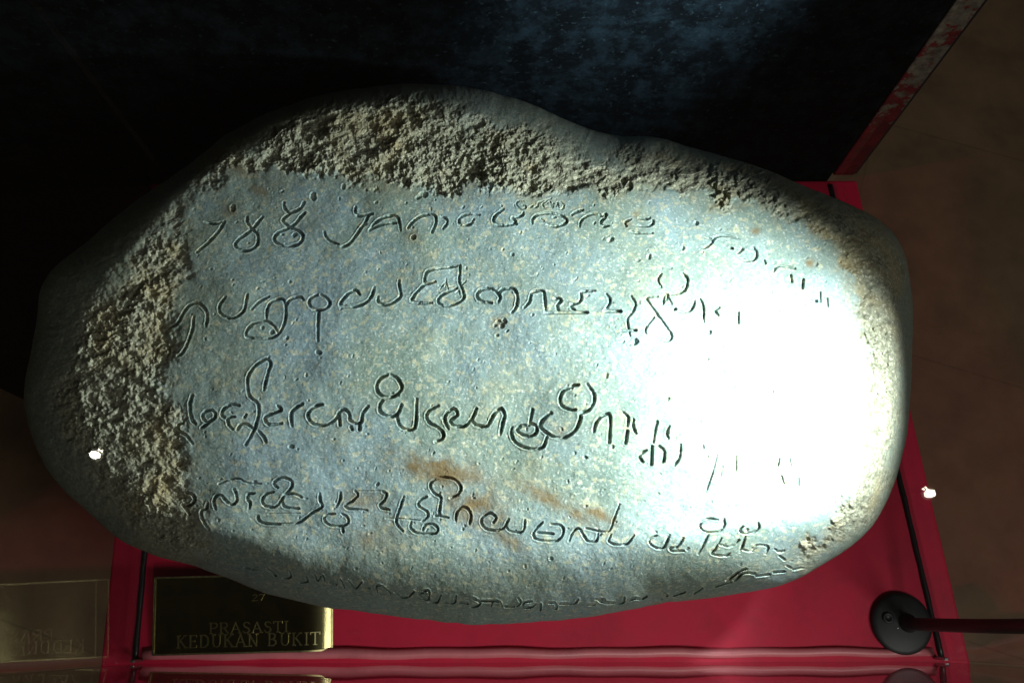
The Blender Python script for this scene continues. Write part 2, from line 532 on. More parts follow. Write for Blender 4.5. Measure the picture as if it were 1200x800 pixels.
# carved strokes, per patch of the face: (origin x, origin y, scale, default width, strokes)
S_ = {}
STROKES = [
 (180, 220, 3.75, 4.0, [
  [(310,150),(290,185),(265,215),(235,245),(190,282)], [(225,150),(262,158),(300,152)],
  [(410,130),(412,155),(430,180),(455,205),(458,240),(440,265),(405,277),(370,270),(358,250),(375,225),(410,200),(440,175),(460,150),(478,128)],
  [(572,65),(575,90),(590,108),(615,105),(645,90),(660,65)],
  [(600,112),(570,138),(572,155),(600,175),(635,190),(655,210),(645,240),(610,255),(560,253),(535,240),(530,220),(550,195),(585,180),(620,160),(645,130),(665,108)],
  [(75,610),(105,595),(130,550),(160,515),(200,510),(230,540),(235,575),(230,608)], [(175,565),(170,620),(150,680),(125,725),(105,738)],
  [(5,765),(15,715),(40,690),(65,700),(70,720),(60,738)],
  [(315,478),(290,515),(292,550),(325,572),(365,565),(395,540),(405,500),(412,468)], [(430,533),(465,500),(505,478)],
  [(495,575),(498,535),(520,500),(565,490),(580,530),(575,590),(550,640),(510,660),(440,660),(408,655),(410,625),(440,595),(490,585),(525,605),(545,635)],
  [(580,520),(600,490),(640,480),(658,492)],
  [(720,470),(690,485),(683,510),(705,535),(745,535),(772,515),(765,490),(735,470)], [(725,540),(722,600),(720,672)],
  [(905,470),(885,450),(850,470),(820,515),(880,522),(930,505),(958,475),(968,438)],
  [(985,480),(985,500),(1010,515),(1050,505),(1085,475),(1080,440),(1078,408)]]),
 (370, 220, 5, 4.0, [
  [(232,118),(230,145),(250,165),(290,160),(330,152)], [(310,160),(290,200),(255,250),(220,300),(185,335),(150,347)], [(50,260),(60,290),(85,315),(130,330)],
  [(315,250),(345,210),(385,180),(430,165),(465,165),(485,190),(497,250)], [(320,245),(370,220),(420,208),(470,205)],
  [(540,235),(580,190),(620,165),(670,155),(700,170),(702,210),(680,262)], [(735,170),(765,185),(768,210),(745,240)],
  [(958,158),(900,155),(860,165),(838,190),(845,215),(880,220),(910,210),(925,185)], [(1098,125),(1055,160),(1040,190),(1055,215),(1100,220),(1150,215)]]),
 (590, 220, 6, 3.8, [
  [(20,262),(75,250),(85,235),(60,215),(100,205),(135,190),(138,172)], [(75,225),(90,255)],
  [(200,250),(205,220),(240,190),(300,178),(360,182),(410,200),(440,220),(440,245),(400,265),(350,270),(305,260)],
  [(480,190),(510,170),(555,157)], [(535,272),(545,235),(575,205),(620,185),(665,185)], [(670,190),(690,198),(720,185),(715,210),(690,230),(685,260),(705,272),(738,268)],
  [(895,220),(865,235),(852,250),(862,270)], [(955,213),(1010,218)], [(1050,225),(1048,255),(1010,270),(950,265)], [(895,308),(940,318),(1045,318)]]),
 (590, 220, 6, 2.4, [
  [(140,93),(105,93),(90,115),(105,140),(130,148),(155,140),(150,125),(128,122)], [(190,135),(205,130)], [(215,140),(240,130),(245,105),(280,95)],
  [(302,95),(275,115),(285,140),(310,140)], [(300,115),(325,98),(337,135)], [(345,140),(350,110),(370,130),(380,105),(387,142)], [(400,100),(425,125),(410,150),(385,148)],
  [(300,85),(335,75)], [(265,220),(285,235)], [(345,210),(365,208)]]),
 (480, 290, 5, 4.3, [
  [(295,105),(240,112),(150,125),(105,140),(90,170),(92,212),(150,200)], [(92,212),(50,250),(20,290),(12,315),(50,325),(130,325)],
  [(295,105),(293,150),(290,200),(308,245),(318,290),(290,320),(240,338),(190,340),(165,315),(180,285),(220,262),(275,240)],
  [(480,240),(430,243),(400,265),(395,290),(420,315),(480,325)], [(480,245),(510,265),(530,290),(520,318)], [(515,275),(545,245),(600,240),(625,265),(632,300),(625,345),(600,380)],
  [(670,352),(700,320),(710,280),(725,258),(780,255),(790,300),(795,365)], [(850,300),(875,298),(885,315),(865,335),(868,365)],
  [(1085,252),(1030,255),(1005,262),(1005,300),(985,325),(950,335),(948,355),(965,365)], [(795,382),(1040,380)],
  [(1150,270),(1172,300),(1170,330),(1155,352)], [(1145,372),(1235,372)]]),
 (480, 290, 5, 2.0, [[(170,222),(205,235),(215,182)], [(180,240),(210,205),(225,245)], [(205,235),(255,228)], [(300,225),(330,195)], [(270,265),(288,255),(290,275)]]),
 (720, 220, 3.75, 4.0, [
  [(72,475),(92,510),(80,545),(58,575),(60,610),(68,650)], [(30,628),(95,626)], [(65,690),(95,672)],
  [(205,378),(192,405),(205,438)], [(300,378),(320,400),(315,440),(290,460),(250,468)], [(212,510),(225,468),(250,510)], [(235,470),(230,490)],
  [(190,478),(150,480),(145,495),(180,545),(220,600),(250,645),(245,668),(215,672)], [(172,570),(145,605),(135,630),(140,642)],
  [(262,535),(268,533)], [(285,545),(320,545),(345,525),(352,495)], [(375,488),(390,520),(392,590)], [(460,527),(442,540),(455,560)], [(545,548),(545,595)],
  [(385,213),(420,225),(430,240),(400,262),(388,258)], [(430,235),(450,215),(490,210),(550,225)], [(508,264),(518,266)], [(545,285),(562,270)], [(610,260),(625,290),(615,315),(580,320),(555,310)],
  [(658,320),(662,332)], [(697,370),(715,345),(750,345),(792,355)], [(775,385),(778,412)], [(828,405),(825,440)], [(882,498),(888,498)], [(903,460),(905,500)], [(935,485),(938,520)]]),
 (200, 410, 5, 4.4, [
  [(125,265),(112,330),(122,400),(145,432)], [(75,425),(45,440),(50,475),(90,500),(128,547)], [(240,350),(200,360),(185,390),(210,420),(250,405),(262,375),(240,350)], [(240,405),(215,430),(180,455)],
  [(400,325),(350,320),(310,345),(298,380),(320,400)], [(375,390),(335,400),(340,440),(360,462)], [(440,378),(430,395)], [(390,467),(410,435),(440,432),(490,465)],
  [(545,235),(555,190),(570,130),(585,80),(560,55),(515,75),(475,115),(450,170),(455,250),(475,285),(510,315),(515,370),(500,430),(485,475),(440,553)], [(515,475),(545,510),(558,540)],
  [(625,325),(645,350),(600,370),(560,385),(553,410),(575,435),(650,430)], [(770,315),(730,340),(705,375),(710,445)],
  [(885,318),(840,330),(805,370),(810,405),(840,435),(905,440),(970,400),(990,360),(1020,350),(1045,375),(1050,410),(1080,430),(1115,420),(1125,370),(1155,330)], [(985,370),(990,440)],
  [(1055,450),(1062,465)], [(1105,445),(1105,465)]]),
 (400, 430, 5, 4.8, [
  [(270,45),(225,70),(205,115),(225,160),(275,178),(325,160),(352,120),(330,70),(290,45)], [(240,195),(222,230),(235,270),(290,290),(330,270),(350,220)],
  [(325,280),(335,330),(370,365),(415,365),(435,330),(440,185)],
  [(568,225),(520,250),(498,285),(515,325),(560,350),(595,385),(590,420),(550,435)], [(625,360),(605,310),(620,265),(660,245),(680,280),(640,310),(660,345),(720,345),(765,300),(790,245)],
  [(765,315),(790,340),(850,345),(880,300),(905,260),(935,245),(955,280),(945,330),(930,395)]]),
 (580, 420, 5, 4.8, [
  [(220,295),(205,370)], [(200,390),(150,395),(130,420),(160,445),(200,455),(240,435),(240,395),(205,378)], [(100,405),(95,440),(115,485),(160,515),(230,530),(280,515),(305,455)],
  [(315,325),(270,370),(270,405),(310,440),(370,465),(430,450),(475,410),(500,350),(500,320),(550,300),(580,250),(575,200),(540,150)], [(490,154),(455,160),(400,190),(380,240),(395,280),(440,300),(470,300)],
  [(578,430),(590,380),(620,340),(665,325),(675,370),(668,490)], [(750,315),(780,345),(775,395)], [(775,425),(765,495)], [(810,355),(810,400),(825,440)], [(950,370),(935,440),(928,490)], [(1020,395),(1008,440),(1015,470)],
  [(885,538),(850,560),(848,580),(865,605)], [(920,515),(915,620)], [(960,512),(990,540),(990,590),(978,612)], [(1088,505),(1080,580),(1050,625)]]),
 (720, 400, 3.75, 2.6, [[(450,500),(430,580),(400,665)], [(475,548),(465,595)], [(535,505),(535,570)], [(725,515),(718,545)], [(770,515),(775,545)], [(735,590),(745,625)], [(810,600),(810,635)], [(390,455),(392,470)]]),
 (200, 570, 5, 3.8, [
  [(90,35),(125,45),(140,75),(120,105),(92,110)], [(70,105),(110,160)], [(215,95),(205,130),(180,140),(185,190),(222,250)],
  [(262,130),(252,90),(265,55),(295,50),(325,85),(355,105),(385,85),(382,40),(370,15)], [(490,38),(455,45),(450,75),(465,95),(460,128)],
  [(600,30),(555,45),(535,80),(550,110),(600,120),(640,90),(665,50),(705,5),(710,-25),(690,-45),(650,-52),(615,-38),(605,-15),(625,5)],
  [(665,45),(720,42),(765,60)], [(650,80),(665,115),(700,125),(750,128)], [(510,170),(515,195),(550,215),(640,220),(740,212),(800,175),(830,150),(885,118),(875,80),(872,40)],
  [(995,35),(992,75),(970,118)], [(1080,25),(1095,50),(1060,85),(1020,110),(1050,130),(1150,137)], [(960,158),(910,165),(900,195),(930,225),(985,232),(1035,215),(1035,180),(1000,158)], [(1005,232),(1010,265)]]),
 (200, 570, 5, 2.0, [[(575,160),(755,155)], [(1090,25),(1230,25)]]),
 (180, 550, 3.75, 2.6, [[(285,62),(330,45),(375,40),(410,58),(470,62)]]),
 (420, 550, 5, 3.9, [
  [(140,128),(165,145),(150,180),(125,205),(135,225),(180,235)], [(265,160),(245,220),(225,275),(225,320),(260,360)], [(310,305),(305,340),(340,370),(400,378),(455,370),(462,340),(430,318),(390,325),(375,355)],
  [(375,300),(405,275),(400,245),(360,220),(350,200),(365,175),(400,158)], [(540,165),(580,145),(600,105),(565,60),(505,45),(450,55),(420,90),(440,135),(480,160),(480,200),(475,265),(525,282)], [(450,272),(475,268)],
  [(570,300),(575,255),(605,220),(640,230),(658,270),(650,318)], [(790,310),(805,280),(770,255),(730,275),(720,310),(745,345),(800,357),(850,340),(880,290)], [(865,335),(890,360),(945,368),(970,345),(975,295)],
  [(1075,310),(1045,340),(1025,380),(1050,410),(1150,418),(1190,390),(1200,350),(1180,325),(1130,320)], [(1050,370),(1140,375)]]),
 (420, 550, 5, 2.0, [[(160,283),(280,290),(370,300)]]),
 (480, 550, 3.75, 3.6, [
  [(700,312),(720,270),(745,260),(765,290),(785,315),(820,312),(830,265)], [(775,258),(870,272),(900,210),(922,152)], [(885,285),(875,315),(910,330),(955,325),(985,288)]]),
 (700, 600, 4.615, 3.6, [
  [(320,125),(280,145),(290,175),(330,195),(360,185),(390,120)], [(465,140),(430,185),(395,195),(410,212),(465,208)], [(685,35),(685,75),(650,105),(590,105),(558,85),(560,55),(600,35),(650,40)],
  [(600,120),(570,180),(545,225)], [(670,140),(640,190),(620,225),(690,235),(715,220)], [(665,175),(720,185),(765,150)], [(870,58),(872,85),(840,110),(790,115),(768,95),(790,75)], [(800,130),(785,175),(770,215)],
  [(785,200),(830,210),(865,180),(905,178),(922,190),(910,225)], [(960,200),(985,215),(1010,205)], [(985,235),(1010,255)],
  [(0,470),(35,485),(130,490),(145,460)], [(170,478),(205,465),(235,470)], [(245,465),(265,455)], [(315,470),(345,470)], [(355,435),(375,450)], [(410,450),(470,430)], [(520,440),(565,410)], [(635,400),(720,375)],
  [(700,370),(760,325),(805,305)], [(740,370),(790,330),(850,330)], [(860,345),(930,335)], [(955,325),(1010,320)], [(1025,290),(1045,300)], [(1060,310),(1110,300)]]),
 (270, 630, 5, 2.6, [
  [(85,172),(115,180)], [(115,180),(150,185),(190,200)], [(215,180),(265,220)], [(305,235),(350,230),(345,200)], [(405,260),(450,255),(440,230)], [(490,215),(510,250),(535,220),(550,250)], [(580,262),(620,270)],
  [(640,245),(665,290)], [(690,255),(730,295),(765,260)], [(780,290),(815,295)], [(860,325),(855,280),(890,285),(935,325)], [(955,315),(1000,345),(1040,345),(1075,315)], [(1100,320),(1130,355),(1160,350),(1160,310),(1120,310)]]),
 (480, 640, 5, 2.8, [
  [(0,290),(20,265)], [(50,275),(70,300),(110,310),(90,275),(60,270)], [(110,320),(160,325),(180,285)], [(200,325),(260,330),(270,290)], [(295,325),(340,335)], [(365,300),(410,325),(400,345),(355,355)], [(420,320),(480,320)],
  [(475,350),(490,320),(525,325),(540,350)], [(560,350),(610,350)], [(635,300),(650,330),(625,350)], [(715,320),(670,330),(665,355),(710,355),(735,340)], [(765,340),(765,370)], [(810,330),(850,330),(860,360),(840,365)],
  [(880,335),(960,335),(985,310)], [(1035,340),(1085,340)], [(1090,310),(1140,310),(1145,330),(1200,330)]]),
]

# depth map of the carving, two cells per photograph pixel
GS = 2.0
GW, GH = int(1200 * GS), int(800 * GS)
G = np.zeros((GH, GW), np.float32)


def carve(px, py, w0, depth0):
    """one polyline in photograph pixels"""
    ph = rng.uniform(0, 6.28); ph2 = rng.uniform(0, 6.28); ns = max(1, len(px) - 1)
    for i, ((x1, y1), (x2, y2)) in enumerate(zip(zip(px, py), zip(px[1:], py[1:]))):
        # the chisel bites deeper and wider in places and lifts at the ends
        k = 1 + 0.20 * math.sin(i * 0.55 + ph) + 0.10 * math.sin(i * 1.7 + ph2)
        end = min(1.0, 0.62 + 0.14 * min(i, ns - 1 - i)) if ns > 6 else 1.0
        w = w0 * (0.55 + 0.45 * k) * (0.8 + 0.2 * end); depth = depth0 * k * end
        m = w + 3
        ax, bx = int(max(0, (min(x1, x2) - m) * GS)), int(min(GW - 1, (max(x1, x2) + m) * GS) + 1)
        ay, by = int(max(0, (min(y1, y2) - m) * GS)), int(min(GH - 1, (max(y1, y2) + m) * GS) + 1)
        if bx <= ax or by <= ay: continue
        Yg, Xg = np.mgrid[ay:by, ax:bx].astype(np.float32) / GS
        ex, ey = x2 - x1, y2 - y1
        t = np.clip(((Xg - x1) * ex + (Yg - y1) * ey) / (ex * ex + ey * ey + 1e-6), 0, 1)
        d = np.hypot(Xg - x1 - t * ex, Yg - y1 - t * ey)
        v = depth * ((1 - sstep(w * 0.5 - 1.0, w * 0.5 + 0.45, d)) * (1 - 0.2 * np.clip(d / (w * 0.5), 0, 1)) - 0.11 * np.exp(-((d - w * 0.5 - 1.1) / 0.7) ** 2))
        g0 = G[ay:by, ax:bx]
        G[ay:by, ax:bx] = np.where((v > 0) | (g0 > 0), np.maximum(g0, v), np.minimum(g0, v))


for ox, oy, sc, w, strokes in STROKES:
    for st in strokes:
        P = spline(np.array(st, float), 6) if len(st) > 2 else np.array(st, float)
        P = P / sc + np.array([ox, oy])
        P = P + rng.normal(0, 0.12, P.shape)
        ww = w * rng.uniform(0.80, 0.95)
        ww *= 0.9
        deep = 1.9 if (ox, oy) in ((270, 630), (480, 640)) or (oy == 600 and st[0][1] > 285) else 1.0
        carve(P[:, 0], P[:, 1], ww, 0.00070 * ww * deep)
# chisel ticks and pits scattered on the face
for k in range(520):
    x, y = rng.uniform(210, 1000), rng.uniform(205, 690)
    r = rng.uniform(0.5, 1.5) if k > 40 else rng.uniform(1.4, 2.6)
    a = rng.normal(math.radians(-50), 0.5); l = rng.uniform(0.2, 2.6)
    carve([x, x + l * math.cos(a)], [y, y + l * math.sin(a)], r * 1.8, 0.0005 * r)
for x, y, r in ((640, 222, 5), (731, 214, 4.5), (735, 218, 5), (272, 245, 3), (743, 401, 4), (345, 276, 2.5), (484, 279, 3), (782, 468, 2), (497, 228, 4), (490, 232, 3), (585, 378, 3), (588, 381, 3.5), (580, 380, 2.5), (591, 376, 2.5), (212, 541, 3), (209, 545, 3), (366, 232, 4), (815, 262, 2.5), (800, 291, 2), (747, 305, 2), (715, 282, 3), (822, 297, 1.8)):
    for k in range(3):
        dx, dy = rng.normal(0, r * 0.3, 2)
        carve([x + dx, x + dx + 1], [y + dy, y + dy - 1], r * 1.5, 0.0005 * r)


def sample(A, X, Y):
    u = np.clip(X * GS, 0, GW - 2.01); v = np.clip(Y * GS, 0, GH - 2.01)
    iu = u.astype(int); iv = v.astype(int); fu = u - iu; fv = v - iv
    return (A[iv, iu] * (1 - fu) + A[iv, iu + 1] * fu) * (1 - fv) + (A[iv + 1, iu] * (1 - fu) + A[iv + 1, iu + 1] * fu) * fv


def build_stone(n=1400):
    # square grid -> disc -> outline of the boulder
    g = np.linspace(-1, 1, n)
    a, b = np.meshgrid(g, g)
    big = np.abs(a) >= np.abs(b)
    rr = np.where(big, np.abs(a), np.abs(b))
    with np.errstate(divide='ignore', invalid='ignore'):
        th = np.where(big, np.where(a >= 0, 0, np.pi) + (np.pi / 4) * (b / np.where(a == 0, 1, a)),
                      np.where(b >= 0, np.pi / 2, -np.pi / 2) - (np.pi / 4) * (a / np.where(b == 0, 1, b)))
    th = (th + np.pi) % (2 * np.pi) - np.pi
    rho = rr
    ro = R_OUT(th); rp = R_PLAT(th)
    wob = fbm(np.cos(th) * 500, np.sin(th) * 500, 40, 3, 90) * 2.2
    r = rho * (ro + wob * rho ** 12)
    X = CX + r * np.cos(th); Y = CY + r * np.sin(th)
    q = rp / ro
    t = np.clip((1 - rho) / (1 - q), 0, 1)
    p = 2.1
    prof = (1 - (1 - t) ** p) ** (1 / p)
    prof = 0.6 * prof + 0.4 * t * (2 - t)
    zs = 0.258 - 0.030 * (X - 549) / 520
    H = 0.058 + 0.024 * (1 - np.clip(rho, 0, 1) ** 2)
    z = zs + H * prof + 0.030 * (X - 549) / 520 * prof * 0.6
    z += prof ** 3 * (0.006 * fbm(X, Y, 170, 3, 5) + 0.0012 * fbm(X, Y, 45, 3, 15))
    # broken, grainy rim
    warp = fbm(X, Y, 22, 4, 21, 0.65) * 17
    inner = sdf(FACE, X, Y) + warp
    outer = sdf(BROK, X, Y) + fbm(X, Y, 30, 4, 33, 0.6) * 24
    left = 1 - sstep(225, 300, X)
    right = sstep(900, 1000, X)
    topr = sstep(540, 640, X) * (1 - sstep(280, 330, Y))
    M = sstep(-9 - 20 * left, 4 + 4 * left, -inner) * sstep(-14 - 8 * topr, 30 - 20 * np.maximum(right, topr), outer)
    halo = np.exp(-(np.maximum(inner, 0) / (16 + 10 * left)) ** 2) * sstep(-14, 20, outer)
    soft = (1 - 0.55 * sstep(880, 1010, X)) * (1 - 0.42 * left)
    r1 = fbm(X, Y, 34, 3, 41, 0.55)
    r2 = fbm(X, Y, 11, 4, 51, 0.62)
    r3 = 0.5 - np.abs(fbm(X, Y, 9, 3, 61, 0.6)) * 2
    r4 = fbm(X, Y, 5.2, 2, 131, 0.6)
    r5 = np.maximum(0, fbm(X, Y, 7.5, 2, 141, 0.5)) * 2
    r6 = fbm(X, Y, 3.4, 2, 151, 0.6)
    xe, ye = rot(X, Y, 18)
    fl = fbm(xe * 0.45, ye, 15, 3, 161, 0.55)                      # ledges left by flakes breaking off
    led = np.floor(fl * 5) / 5 + sstep(0.55, 1.0, fl * 5 - np.floor(fl * 5)) / 5
    am = np.clip(0.75 + 1.5 * vnoise(X, Y, 48, 171), 0.25, 1.5)
    rough = -0.0016 + 0.0040 * r1 + 0.0022 * r2 + 0.0046 * led + am * (0.0008 * (r3 - 0.2) + 0.0024 * r4 + 0.0020 * r5 + 0.0014 * r6)
    z += M * rough * soft
    # smooth face: faint grain, carving
    z += (1 - M) * (prof * 0.00025 * fbm(X, Y, 7, 3, 71, 0.6) + sstep(10, 50, -inner) * 0.0011 * fbm(X, Y, 14, 4, 191, 0.65))
    cut = sample(G, X, Y) * (1 - 0.25 * M) * (1 + 0.35 * fbm(X, Y, 5, 2, 81))
    z -= cut
    V = un(X, Y, z)
    # stains
    S = np.zeros_like(X)
    for sx, sy, lx, ly, deg, k in ((520, 552, 60, 16, 12, 1.0), (560, 592, 38, 26, 25, 0.8), (650, 588, 52, 9, 28, 0.9), (700, 602, 26, 7, 20, 0.8), (282, 198, 36, 9, 20, 0.7), (303, 222, 14, 7, 35, 0.55), (270, 245, 10, 9, 0, 0.5), (485, 277, 9, 8, 0, 0.5), (445, 628, 34, 18, 0, 0.5), (596, 633, 22, 9, 30, 0.6), (655, 505, 12, 9, 0, 0.4), (425, 585, 28, 12, 0, 0.5), (885, 270, 6, 5, 0, 0.7), (950, 308, 6, 5, 0, 0.7), (520, 210, 60, 8, 5, 0.5), (700, 213, 70, 8, 0, 0.6), (215, 600, 25, 40, 0, 0.5), (735, 262, 6, 6, 0, 0.4), (745, 252, 5, 5, 0, 0.5), (585, 379, 11, 8, 0, 0.5)):
        u, v = rot(X - sx, Y - sy, -deg)
        S = np.maximum(S, k * np.exp(-(u / lx) ** 2 - (v / ly) ** 2))
    S = np.clip(S * (1 + 1.2 * fbm(X, Y, 18, 4, 101, 0.6)), 0, 1)

    verts = V.reshape(-1, 3)
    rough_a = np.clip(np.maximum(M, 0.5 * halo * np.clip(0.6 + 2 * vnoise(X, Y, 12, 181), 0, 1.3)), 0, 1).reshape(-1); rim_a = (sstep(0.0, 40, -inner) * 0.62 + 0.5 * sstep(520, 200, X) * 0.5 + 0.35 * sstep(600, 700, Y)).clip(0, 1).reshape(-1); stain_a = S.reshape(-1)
    idx = np.arange(n * n).reshape(n, n)
    quads = np.stack([idx[:-1, :-1], idx[:-1, 1:], idx[1:, 1:], idx[1:, :-1]], -1).reshape(-1, 4)
    # underside
    ring = np.concatenate([idx[0, :-1], idx[:-1, -1], idx[-1, :0:-1], idx[:0:-1, 0]])
    rv = verts[ring]
    c0 = np.array([-0.020, -0.105, 0.0])
    layers = 26; prev = ring; base = len(verts); newv = []
    for k in range(1, layers + 1):
        s = k / layers
        ang = s * math.pi / 2
        zz = rv[:, 2] * (1 - math.sin(ang) ** 1.15)
        sc = 0.52 + 0.48 * math.cos(ang) ** 0.9
        if k == layers: zz = zz * 0 + 0.0006
        P = np.stack([c0[0] + (rv[:, 0] - c0[0]) * sc, c0[1] + (rv[:, 1] - c0[1]) * sc, zz], -1)
        wv = fbm(P[:, 0] * 2000 + P[:, 2] * 900, P[:, 1] * 2000 + P[:, 2] * 1300, 90, 4, 111)
        P[:, :2] += (P[:, :2] - c0[:2]) * (wv * 0.03 * min(1, k / 4))[:, None]
        newv.append(P)
        cur = np.arange(base, base + len(ring)); base += len(ring)
        quads = np.concatenate([quads, np.stack([prev, cur, np.roll(cur, -1), np.roll(prev, -1)], -1)])
        prev = cur
    verts = np.concatenate([verts] + newv)
    cap = np.array([[c0[0], c0[1], 0.0006]])
    verts = np.concatenate([verts, cap])
    tri = np.stack([prev, np.full(len(prev), len(verts) - 1), np.full(len(prev), len(verts) - 1), np.roll(prev, -1)], -1)
    tri = np.stack([prev, np.full(len(prev), len(verts) - 1), np.roll(prev, -1)], -1)
    extra = len(verts) - n * n
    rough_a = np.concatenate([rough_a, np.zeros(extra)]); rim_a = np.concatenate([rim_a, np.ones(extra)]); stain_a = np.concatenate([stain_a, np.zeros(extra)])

    me = bpy.data.meshes.new("inscribed_stone")
    nq, ntri = len(quads), len(tri)
    me.vertices.add(len(verts)); me.vertices.foreach_set("co", verts.astype(np.float32).ravel())
    loops = np.concatenate([quads[:, ::-1].ravel(), tri[:, ::-1].ravel()]).astype(np.int32)
    me.loops.add(len(loops)); me.loops.foreach_set("vertex_index", loops)
    me.polygons.add(nq + ntri)
    starts = np.concatenate([np.arange(nq) * 4, nq * 4 + np.arange(ntri) * 3]).astype(np.int32)
    me.polygons.foreach_set("loop_start", starts)
    me.update(calc_edges=True)
    me.polygons.foreach_set("use_smooth", np.ones(nq + ntri, bool))
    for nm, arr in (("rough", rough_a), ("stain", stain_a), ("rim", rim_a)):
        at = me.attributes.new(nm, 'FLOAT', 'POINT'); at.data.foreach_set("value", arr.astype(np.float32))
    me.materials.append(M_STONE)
    o = bpy.data.objects.new("inscribed_stone", me); COL.objects.link(o)
    return o


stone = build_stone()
tag(stone, "large grey river boulder carved with five rows of old script, broken brown rim", "inscribed stone")

# ------------------------------------------------------------------ brass name plaque
P_BL = un(182, 767, 0); P_BR = un(390, 765, 0); P_TL = un(190, 680, 0)
ang = math.atan2(P_BR[1] - P_BL[1], P_BR[0] - P_BL[0]) + math.radians(0.8)
PW = float(np.linalg.norm(P_BR - P_BL)); PH = 1.06 * float(np.linalg.norm(P_TL - P_BL))
plaque = tag(empty("name_plaque", tuple(P_BL + np.array([0, 0, 0.0005])), ang), "dark brass name plaque lettered PRASASTI KEDUKAN BUKIT lying under the boulder's edge", "plaque")
TILT = math.radians(11)


def warp_plaque(bm):
    """the thin sheet leans a little forward and its right end curls down"""
    bend0 = PW * 0.83
    for v in bm.verts:
        x, y, z = v.co
        if x > bend0:
            R = 0.068
            a = (x - bend0) / R
            x = bend0 + (R + z) * math.sin(a); z = (R + z) * math.cos(a) - R
        z += 0.0003 * math.sin(x * 95) + 0.0050
        v.co = (x, y * math.cos(TILT) - (z - 0.005) * math.sin(TILT), y * math.sin(TILT) + z * math.cos(TILT))


def strip(bm, x0, x1, y0, y1, z0, z1, n):
    rows = []
    for k in range(n + 1):
        x = x0 + (x1 - x0) * k / n
        rows.append([bm.verts.new((x, y, z)) for y, z in ((y0, z0), (y1, z0), (y1, z1), (y0, z1))])
    for A, B in zip(rows, rows[1:]):
        for i in range(4):
            bm.faces.new((A[i], A[(i + 1) % 4], B[(i + 1) % 4], B[i]))
    bm.faces.new(rows[0]); bm.faces.new(rows[-1])


bm = bmesh.new(); strip(bm, 0, PW, 0, PH, 0, 0.0018, 90); warp_plaque(bm)
obj("plate", bm, M_BRASS, plaque)
bm = bmesh.new()
strip(bm, 0, PW, 0, 0.0016, 0.0020, 0.0029, 90); strip(bm, 0, PW, PH - 0.0016, PH, 0.0020, 0.0029, 90)
strip(bm, 0, 0.0016, 0.0018, PH - 0.0018, 0.0020, 0.0029, 2); strip(bm, PW - 0.0016, PW, 0.0018, PH - 0.0018, 0.0020, 0.0029, 2)
warp_plaque(bm)
obj("border", bm, M_BRASSL, plaque)

